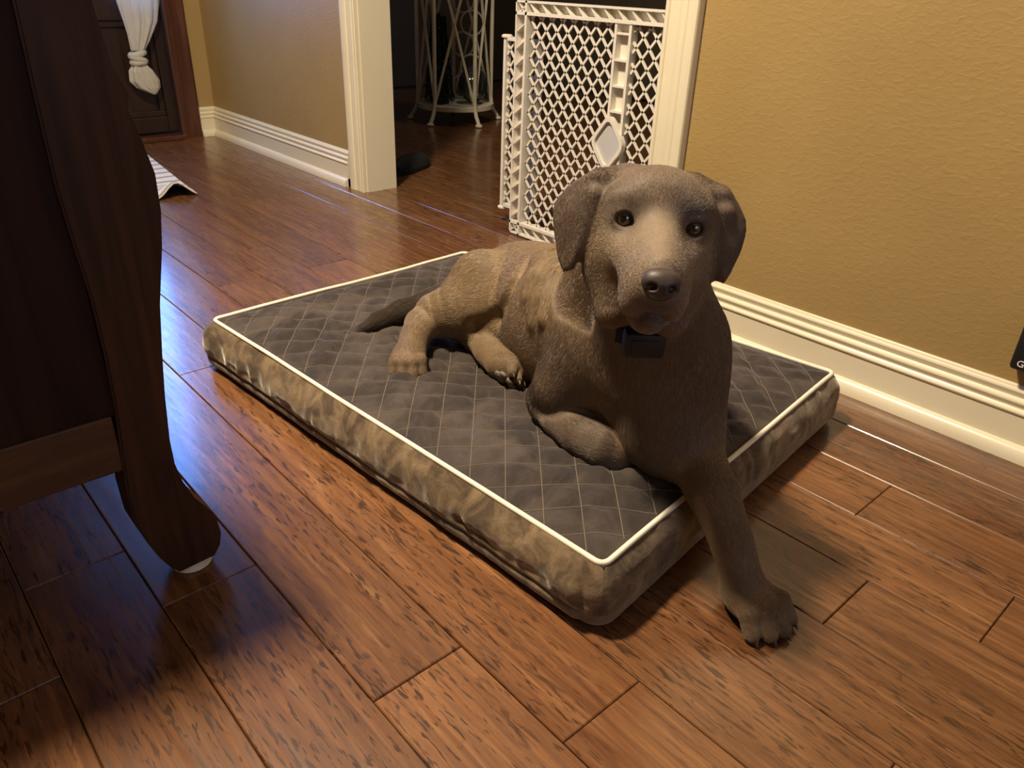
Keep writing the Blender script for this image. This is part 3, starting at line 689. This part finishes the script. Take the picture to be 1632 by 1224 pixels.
# claws and pads
M_CLAW=m_plain('horn_claw',(.045,.035,.028),.35,.2,40)
for tip,d,u,w_ in CLAWS:
    MB().tube([Vector(tip-d*.004-DL),Vector(tip+d*.004-DL),Vector(tip+d*.0095-np.asarray(u)*.001-DL)],[.0030,.0026,.0008],8).build('claw',M_CLAW,dog,60)
M_PAD=m_plain('paw_pad',(.19,.155,.13),.6,.15,60,.3)
for c,(s_,u_,f_),r in PADS:
    bm=bmesh.new(); bmesh.ops.create_uvsphere(bm,u_segments=16,v_segments=10,radius=1); m_=bpy.data.meshes.new('paw_pad'); bm.to_mesh(m_); bm.free()
    o=link('paw_pad',m_,M_PAD,dog,180); o.matrix_local=Matrix.Translation(Vector(c-DL))@Matrix((tuple(s_),tuple(u_),tuple(f_))).transposed().to_4x4()@Matrix.Diagonal((*r,1))
# collar with receiver box (a thing of its own, worn by the dog)
CC=np.array([.690,.515,.340]); cz=nrm(V(-.62,-.70,-.05)); cxx=nrm(np.cross(V(0,0,1),cz)); cyy=np.cross(cz,cxx)
col_=empty('dog_collar',tuple(CC),'black electronic collar box under the dog\'s chin','collar')
RM=Matrix((tuple(cxx),tuple(cyy),tuple(cz))).transposed().to_4x4()
o=MB().box((-.0255,-.0170,-.014),(.0255,.0170,.012),.006).build('receiver_box',M_BLACK,col_,40); o.matrix_local=RM
o=MB().box((-.017,-.009,.0115),(.017,.009,.0135),.001).build('face_plate',M_BLACK,col_,40); o.matrix_local=RM
arc=[(.075*math.sin(a),.0+.010*(1-math.cos(a)),-.075+.075*math.cos(a)-.010) for a in np.linspace(-.45,.45,12)]
sv=[];sf=[]
for x,y,z in arc: sv+= [(x,y-.010,z),(x,y+.010,z),(x*.96,y+.010,z-.003),(x*.96,y-.010,z-.003)]
for i in range(len(arc)-1):
    for k in range(4): sf.append((i*4+k,i*4+(k+1)%4,i*4+4+(k+1)%4,i*4+4+k))
o=MB().add(sv,sf).build('strap',M_BLACKC,col_,40); o.matrix_local=RM

# ---------------------------------------------------------------- plastic gate in the opening
gate=empty('pet_gate',(1.61,1.36,0),'white plastic lattice pet gate standing in the opening behind the dog','gate')
GX=0.; gy=lambda y:y-1.36
def bar(mb,a,b,w_,d,x=0.):
    a=Vector((x,gy(a[0]),a[1]));b=Vector((x,gy(b[0]),b[1])); t_=(b-a).normalized(); n_=Vector((1,0,0)).cross(t_)*w_/2; X=Vector((d/2,0,0))
    mb.add([p+s1*n_+s2*X for p in(a,b) for s1,s2 in((-1,-1),(1,-1),(1,1),(-1,1))],[(0,1,2,3),(7,6,5,4)]+[(i,(i+1)%4,4+(i+1)%4,4+i) for i in range(4)])
def lattice(y0,y1,z0,z1,dy,dz,x,name,oy=0.,oz=0.):
    mb=MB(); k=dz/dy
    for sg in(-1,1):
        for n_ in range(-60,61):
            # z = sg*k*(y-y0-oy) + n*dz + z0+oz
            c0=n_*dz+z0+oz; pts=[]
            ya,yb=y0,y1
            za=sg*k*(ya-y0-oy)+c0; zb=sg*k*(yb-y0-oy)+c0
            if max(za,zb)<=z0 or min(za,zb)>=z1: continue
            def clip(y,z,yo,zo):
                if z<z0: return (y+(yo-y)*(z0-z)/(zo-z),z0)
                if z>z1: return (y+(yo-y)*(z1-z)/(zo-z),z1)
                return (y,z)
            A_=clip(ya,za,yb,zb);B_=clip(yb,zb,ya,za)
            if abs(A_[0]-B_[0])>.004: bar(mb,A_,B_,.0058,.005,x)
    return mb.build(name,M_WHITE,gate)
yl,yr,zt=1.772,.86,.667
fr=MB()
def channel(a,b,w_,n_rib,mb,side):
    """ribbed channel: two rims joined by slanted ribs over a thin web"""
    a=np.array(a);b=np.array(b);t_=(b-a)/np.linalg.norm(b-a);nn_=np.array([-t_[1],t_[0]])*side
    bar(mb,a+nn_*.0025,b+nn_*.0025,.005,.030); bar(mb,a+nn_*(w_-.004),b+nn_*(w_-.004),.008,.030)
    L_=np.linalg.norm(b-a)
    for i in range(n_rib):
        s_=(i+.2)/n_rib*L_; bar(mb,a+t_*s_+nn_*.004,a+t_*min(L_,s_+.024)+nn_*(w_-.006),.003,.026)
    mid_=(a+b)/2; bar(mb,a+nn_*w_/2,b+nn_*w_/2,w_-.004,.004,.010)
channel((yl,.004),(yl,zt),.046,15,fr,1 if False else 1)
channel((yl,zt),(yr,zt),.036,20,fr,1)
channel((yr,.004),(yl,.004),.040,20,fr,1)
fr.build('gate_frame',M_WHITE,gate)
bv=MB()
for yy in(1.398,1.350): bar(bv,(yy,.04),(yy,.64),.008,.026)
for z_ in np.arange(.05,.64,.062): bar(bv,(1.398,z_),(1.350,z_),.005,.024)
bar(bv,(1.374,.04),(1.374,.64),.046,.004,.010)
bv.build('centre_bar',M_WHITE,gate)
lattice(1.402,1.722,.044,.632,.0411,.0490,0.,'lattice',.010,.012)
lattice(.90,1.346,.044,.632,.0411,.0490,0.,'lattice',.004,.020)
# diamond shaped latch plate
def rdia(hy,hz,r,n_=5):
    P=[]; C=[(0,hz),(hy,0),(0,-hz),(-hy,0)]
    for i in range(4):
        p,c,q=[np.array(C[(i+j)%4]) for j in(-1,0,1)]; d0=(p-c)/np.linalg.norm(p-c);d1=(q-c)/np.linalg.norm(q-c)
        for t_ in np.linspace(0,1,n_): P.append(tuple((c+d0*r)*(1-t_)**2+c*2*t_*(1-t_)+(c+d1*r)*t_*t_))
    return P
lp=MB(); o1=rdia(.062,.078,.026); i1=rdia(.050,.064,.020); m_=len(o1); yc,zc=gy(1.388),.341
V_=[]
for P_,x_ in((o1,-.006),(o1,-.022),(i1,-.022),(i1,-.014)): V_+= [(x_,yc+a,zc+b) for a,b in P_]
F__=[]
for r_ in range(3):
    for k in range(m_): F__.append((r_*m_+k,r_*m_+(k+1)%m_,(r_+1)*m_+(k+1)%m_,(r_+1)*m_+k))
lp.add(V_,F__); lpo=lp.build('latch_plate',M_WHITE,gate,30)
o=MB().add([(-.014,yc+a,zc+b) for a,b in i1],[tuple(range(m_))]).build('latch_face',M_GREY,lpo); o['label']='pale grey diamond face of the latch'
tb=MB()
for k in range(6): tb.box((-.016,yc-.026+k*.010,zc-.083),(-.008,yc-.022+k*.010,zc-.066))
tb.build('latch_teeth',M_WHITE,lpo)
# sliding second panel behind
p2=MB(); X2=.055
bar(p2,(1.882,.055),(1.882,.560),.010,.022,X2); bar(p2,(1.872,.560),(1.735,.560),.010,.022,X2); bar(p2,(1.872,.060),(1.735,.060),.010,.022,X2); bar(p2,(1.740,.055),(1.740,.560),.008,.022,X2)
p2.build('sliding_panel_frame',M_WHITE,gate)
lattice(1.744,1.878,.064,.556,.0411,.0490,X2,'sliding_lattice',.02,.0)
for z_ in(.566,.050):
    kb=MB().lathe([(.013,0),(.017,.002),(.017,.007),(.012,.010)],(X2,gy(1.884),z_-.005),14).build('bumper',M_WHITE,gate,40)
for nm in('gate_foot',):
    for yy in(1.60,1.05): MB().box((-.012,gy(yy)-.02,0),(.012,gy(yy)+.02,.006)).build(nm,M_WHITE,gate)

# ---------------------------------------------------------------- white iron stand in the dark room
SC=np.array([2.75,3.53]); stand=empty('plant_stand',(SC[0],SC[1],0),'white iron plant stand with a round shelf in the dark room','plant stand')
angs=[math.radians(a) for a in(338,262,200,138,55)]; rt=.205
def lp_(a,r,z): return (r*math.cos(a),r*math.sin(a),z)
for a in angs:
    MB().tube([lp_(a,.247,.012),lp_(a,.243,.022),lp_(a,.222,.05),lp_(a,.210,.085),lp_(a,rt,.13),lp_(a,rt,.9)],.0110,8).lathe([(.010,0),(.020,.004),(.020,.011),(.010,.018)],lp_(a,.250,0),12).build('leg',M_METALW,stand,50)
sh=MB().lathe([(.0,.072),(.205,.072),(.212,.074),(.212,.098),(.205,.100),(.198,.094),(0,.094)],(0,0,0),40,False).build('shelf',M_METALW,stand,35)
MB().lathe([(.0,.89),(.21,.89),(.215,.905),(0,.905)],(0,0,0),40,False).build('shelf',M_METALW,stand,35)
for i in range(5):
    a,b=angs[i],angs[(i+1)%5]
    for lo,hi in((a,b),(b,a)):
        MB().tube([lp_(lo,rt,.10),tuple((np.array(lp_(lo,rt,.10))+np.array(lp_(hi,rt,.88)))/2),lp_(hi,rt,.88)],.0075,6).build('brace',M_METALW,stand,50)
for k,(yy,z_) in enumerate(((.10,.16),(.02,.27),(.10,.38),(.02,.49),(.10,.60),(.02,.70))):
    c=np.array([.13,yy,z_]); d=nrm(V(.65,-.75,0))
    MB().tube([tuple(c+d*.062*math.cos(t_)+np.array([0,0,.062*math.sin(t_)])) for t_ in np.linspace(0,2*math.pi,25)[:-1]],.0055,6,closed=True).build('ring',M_METALW,stand,50)
# tinsel tree and coiled glass ball on its shelf
M_WIRE=m_plain('dark_teal_wire',(.010,.022,.020),.3,.3,30,0,Metallic=.6); M_SEQ=m_plain('silver_sequin',(.70,.78,.74),.12,.3,60,0,Metallic=1.)
tr=empty('tinsel_tree',(SC[0]-.095,SC[1]+.02,.100),'dark teal wire-mesh tinsel tree with sparkling sequins on the iron stand','ornament')
tw=MB()
for sg in(-1,1):
    for k in range(12):
        pts=[]
        for s_ in np.linspace(0,1,26):
            a=2*math.pi*k/12+sg*s_*3.2; r=.078*(1-.55*s_)*(1+.04*math.sin(k*3)); pts.append((r*math.cos(a),r*math.sin(a),.005+.42*s_))
        tw.tube(pts,.0026,5)
tw.build('wire_mesh',M_WIRE,tr); MB().lathe([(.050,0),(.055,.02),(.045,.2),(.022,.42),(.006,.44)],(0,0,0),14).build('core',M_WIRE,tr,60)
sq=MB()
for _ in range(260):
    a=RNG.random()*6.283; s_=RNG.random(); r=.080*(1-.55*s_); c=np.array([r*math.cos(a),r*math.sin(a),.01+.42*s_]); d=RNG.normal(size=3); u1=nrm(np.cross(d,[.3,.5,.8]))*.0036; u2=nrm(np.cross(d,u1))*.0036
    sq.add([c+u1,c+u2,c-u1,c-u2],[(0,1,2,3)])
o=sq.build('sequins',M_SEQ,tr); o['kind']='stuff'
gb=empty('coiled_ornament',(SC[0]+.065,SC[1]-.075,.100),'small ball ornament coiled with silver and teal wire on the iron stand','ornament')
MB().lathe([(.02,0),(.058,.03),(.074,.08),(.066,.13),(.042,.17),(.014,.19)],(0,0,0),20).build('core',m_plain('smoky_glass',(.05,.055,.045),.15),gb,60)
for k in range(5):
    a0=k*1.25; MB().tube([(.075*math.cos(a0)*math.cos(t_),.075*math.sin(a0)*math.cos(t_),.09+.088*math.sin(t_)) for t_ in np.linspace(0,6.283,33)[:-1]],.0030,5,closed=True).build('coil',M_SEQ if k%2 else M_WIRE,gb,60)

# dark things in the dim room
ch=empty('black_chair',(2.25,3.95,0),'black chair barely visible in the dark room behind the jamb','chair')
MB().box((-.21,-.21,.43),(.21,.21,.48),.015).build('seat',M_BLACKC,ch); MB().box((-.21,.18,.55),(.21,.215,.98),.012).build('backrest',M_BLACKC,ch)
for x_ in(-.19,.19):
    for y_ in(-.19,.19): MB().tube([(x_,y_,0),(x_,y_,.98 if y_>0 else .44)],.014,8).build('leg',M_BLACK,ch)
bt=empty('black_slipper',(1.83,2.66,0),'black slipper lying on the floor just inside the dark room','slipper')
so=[];
SL=MB()
outl=[(.13*math.cos(a)*(1.0),.045*math.sin(a)*(1-.18*math.cos(a))) for a in np.linspace(0,6.283,21)[:-1]]
SL.prism(outl,lambda a,b,t_:(a,b,t_),.0,.018); sl=SL.build('sole',M_BLACK,bt,40); 
UP=[(.0,.046)]
uv_=[];uf=[]
for i,x_ in enumerate(np.linspace(-.10,.125,12)):
    hgt=.020+.045*math.sin(math.pi*(i+1.5)/14)**.7; wd=.043*math.sqrt(max(.05,1-(x_/.135)**2))
    for t_ in np.linspace(0,math.pi,9): uv_.append((x_,wd*math.cos(t_),.014+(hgt-.01)*math.sin(t_)))
for i in range(11):
    for k in range(8): uf.append((i*9+k,i*9+k+1,i*9+10+k,i*9+9+k))
MB().add(uv_,uf).build('upper',M_BLACKC,bt,60)
bt.rotation_euler=(0,0,math.radians(18))

# ---------------------------------------------------------------- curtain tied in a knot on the door
cu=empty('door_curtain',(1.20,YF-.035,0),'white cotton curtain hanging on the dark door, tied in a knot','curtain')
def sheet(path,name,folds,amp,n_=72,th=.5,nl=6):
    """gathered cloth tube: path of (x,z,half width,half depth)"""
    v=[];f=[];P=[]
    for i in range(len(path)-1):
        for t_ in np.linspace(0,1,nl,endpoint=False): P.append(np.array(path[i])*(1-t_)+np.array(path[i+1])*t_)
    P.append(np.array(path[-1]))
    for j,(x_,z_,hw,hd_) in enumerate(P):
        for k in range(n_):
            a=2*math.pi*k/n_; fo=1+amp*math.sin(folds*a+.8*math.sin(z_*9)+1.3*math.sin(2*a))+amp*.5*math.sin((folds*2+1)*a+z_*7)
            v.append((x_-1.20+hw*math.cos(a)*fo,hd_*math.sin(a)*fo,z_))
    for j in range(len(P)-1):
        for k in range(n_): f.append((j*n_+k,j*n_+(k+1)%n_,(j+1)*n_+(k+1)%n_,(j+1)*n_+k))
    f+=[tuple(range(n_)),tuple((len(P)-1)*n_+k for k in range(n_))]
    return MB().add(v,f).build(name,M_CLOTH,cu,180)
sheet([(1.215,1.95,.10,.022),(1.220,1.3,.085,.022),(1.228,.80,.080,.024),(1.232,.60,.080,.026),(1.225,.50,.062,.026),(1.203,.42,.036,.024),(1.192,.385,.024,.020)],'drape',9,.16)
# knot: a wrapped band around the gather
kn=MB(); pts=[]
for q,(tilt,zc_,rr_) in enumerate(((.25,.372,.0135),(-.35,.352,.0135),(.05,.338,.012))):
    kn.tube([(-.013+.027*math.cos(t_),.020*math.sin(t_),zc_+tilt*.027*math.cos(t_)) for t_ in np.linspace(0,6.283,25)[:-1]],rr_,10,closed=True)
kn.build('knot',M_CLOTH,cu,180)
sheet([(1.188,.335,.020,.018),(1.192,.305,.042,.024),(1.200,.262,.052,.024),(1.212,.232,.040,.020),(1.226,.212,.016,.012),(1.230,.204,.006,.006)],'tail',5,.20,60)

# ---------------------------------------------------------------- striped rug with a curled corner
t=NT('striped_rug'); c_=t.coords('Object',(1,1,1)); wv=t.n('TexWave',bands_direction='Y'); wv.inputs['Scale'].default_value=4.2; wv.inputs['Distortion'].default_value=1.2; wv.inputs['Detail'].default_value=2; t.l(c_,wv.inputs['Vector'])
t.l(t.ramp(wv.outputs['Fac'],[(0,(.26,.22,.16)),(.16,(.50,.46,.38)),(.35,(.66,.62,.54)),(1,(.70,.67,.60))]),t.b.inputs['Base Color']); t.set(Roughness=.95); t.bump(t.noise(c_,300,2),.4,.001)
rx,ry=np.meshgrid(np.linspace(0,1,60),np.linspace(0,1,50),indexing='ij')
X=.10+rx*(.885+.085*ry*1.0); Y=2.755+ry*.74; 
d_=np.exp(-(ry/.16)**2); arch=.052*np.exp(-((rx-.925)/.052)**2)*d_; X=X+.0; Z=.004+arch
top=np.stack([X,Y,Z],-1).reshape(-1,3); n_=top.shape[0]; idx=np.arange(n_).reshape(60,50); q=np.stack([idx[:-1,:-1],idx[1:,:-1],idx[1:,1:],idx[:-1,1:]],-1).reshape(-1,4)
per=list(idx[:,0])+list(idx[-1,1:])+list(idx[-2::-1,-1])+list(idx[0,-2:0:-1])
bot=top-[0,0,.0035]; ff=[tuple(a) for a in q]+[tuple(n_+i for i in a[::-1]) for a in q]+[(per[i],per[(i+1)%len(per)],n_+per[(i+1)%len(per)],n_+per[i]) for i in range(len(per))]
ro=mesh('rug',np.concatenate([top,bot]),ff,t.m,None,60); tag(ro,'cream striped cotton rug with a curled corner on the hall floor','rug')

# ---------------------------------------------------------------- cabinet in the foreground
cab=empty('cabinet',(0,.864,0),'dark oak cabinet with a sawn cabriole leg, in the left foreground','cabinet')
right=[(.239,.71),(.240,.705),(.247,.64),(.258,.610),(.254,.596),(.262,.565),(.269,.530),(.268,.49),(.262,.45),(.248,.385),(.239,.32),(.233,.27),(.228,.21),(.228,.175),(.233,.145),(.243,.115),(.256,.093),(.262,.082),(.266,.066),(.268,.045),(.264,.026),(.254,.012)]
left=[(.206,.0095),(.197,.022),(.186,.045),(.176,.075),(.168,.107),(.167,.155),(.171,.21),(.176,.267),(.179,.34),(.179,.407),(.175,.47),(.172,.528),(.173,.61),(.175,.70),(.175,.71)]
prof_leg=right+left
def leg(y0,y1,mirror=False):
    mb=MB(); fn=(lambda a,b,t_:(-.06-(a-.0)-.06,t_-.864,b)) if mirror else (lambda a,b,t_:(a,t_-.864,b))
    o=mb.prism(prof_leg,fn,y0,y1).build('leg',M_CAB,cab)
    bm=bmesh.new(); bm.from_mesh(o.data); es=[e for e in bm.edges if len(e.link_faces)==2 and e.calc_face_angle()>1.2]
    bmesh.ops.bevel(bm,geom=es,offset=.0025,segments=2,affect='EDGES'); bm.to_mesh(o.data); bm.free(); o.data.shade_smooth(); o.data.set_sharp_from_angle(angle=math.radians(35))
    cxg=.230 if not mirror else -.35
    MB().lathe([(.024,0),(.026,.002),(.026,.005),(.022,.007),(.020,.010)],(cxg,(y0+y1)/2-.864,0),24).build('glide',M_PIPE,o,40)
    return o
for y0,y1 in((.864,.912),(1.86,1.91)):
    leg(y0,y1); leg(y0,y1,True)
for y_ in(.872,1.875):
    MB().box((-.30,y_-.864,.262),(.178,y_-.864+.018,.71)).build('side_panel',M_CABP,cab)
    MB().box((-.30,y_-.864-.003,.188),(.172,y_-.864+.024,.263),.002).build('bottom_rail',M_RAIL if y_<1 else M_CAB,cab)
fp=[(a-.012,b) for a,b in right if b>.19]+[(.17,.20),(.17,.71)]
MB().prism(fp,lambda a,b,t_:(a,t_-.864,b),.912,1.86).build('bowed_front',M_CAB,cab,40)
MB().box((-.38,.02,.19),(-.36,1.02,.71)).build('back_panel',M_CABP,cab)
MB().box((-.40,-.02,.71),(.27,1.07,.735),.006).build('top',M_CAB,cab)
MB().box((-.37,.03,.20),(.17,1.0,.215)).build('bottom_board',M_CABP,cab)

# ---------------------------------------------------------------- black power adapter plugged in above the baseboard
ad=empty('power_adapter',(XR,.235,.20),'black plug-in power adapter above the baseboard at the right edge','adapter')
MB().box((-.034,-.075,-.036),(-.004,.060,.062),.007).build('case',M_BLACK,ad,40)
MB().box((-.004,-.055,-.02),(.0,.04,.05)).build('wall_plate',M_WHITE,ad)
tx=bpy.data.curves.new('lettering','FONT'); tx.body='GE'; tx.size=.016; tx.extrude=.0003; tx.materials.append(m_plain('white_print',(.8,.8,.78),.5)); 
to_=bpy.data.objects.new('lettering_curve',tx); COL.objects.link(to_); lm=bpy.data.meshes.new_from_object(to_.evaluated_get(bpy.context.evaluated_depsgraph_get())); bpy.data.objects.remove(to_); to=link('lettering',lm,None,ad); to.matrix_local=Matrix(((0,0,-1,-.0343),(-1,0,0,.049),(0,1,0,-.027),(0,0,0,1)))

# ---------------------------------------------------------------- ceiling lamp of the room
cl=empty('ceiling_lamp',(.14,1.25,H),'round flush ceiling lamp over the hall side of the room','lamp')
MB().lathe([(.20,0),(.20,-.025),(.185,-.035)],(0,0,0),32).build('canopy',M_METALW,cl,40)
MB().lathe([(.17,-.036),(.172,-.06),(.14,-.09),(.08,-.105),(.01,-.11)],(0,0,0),32).build('shade',M_LAMP,cl,60)
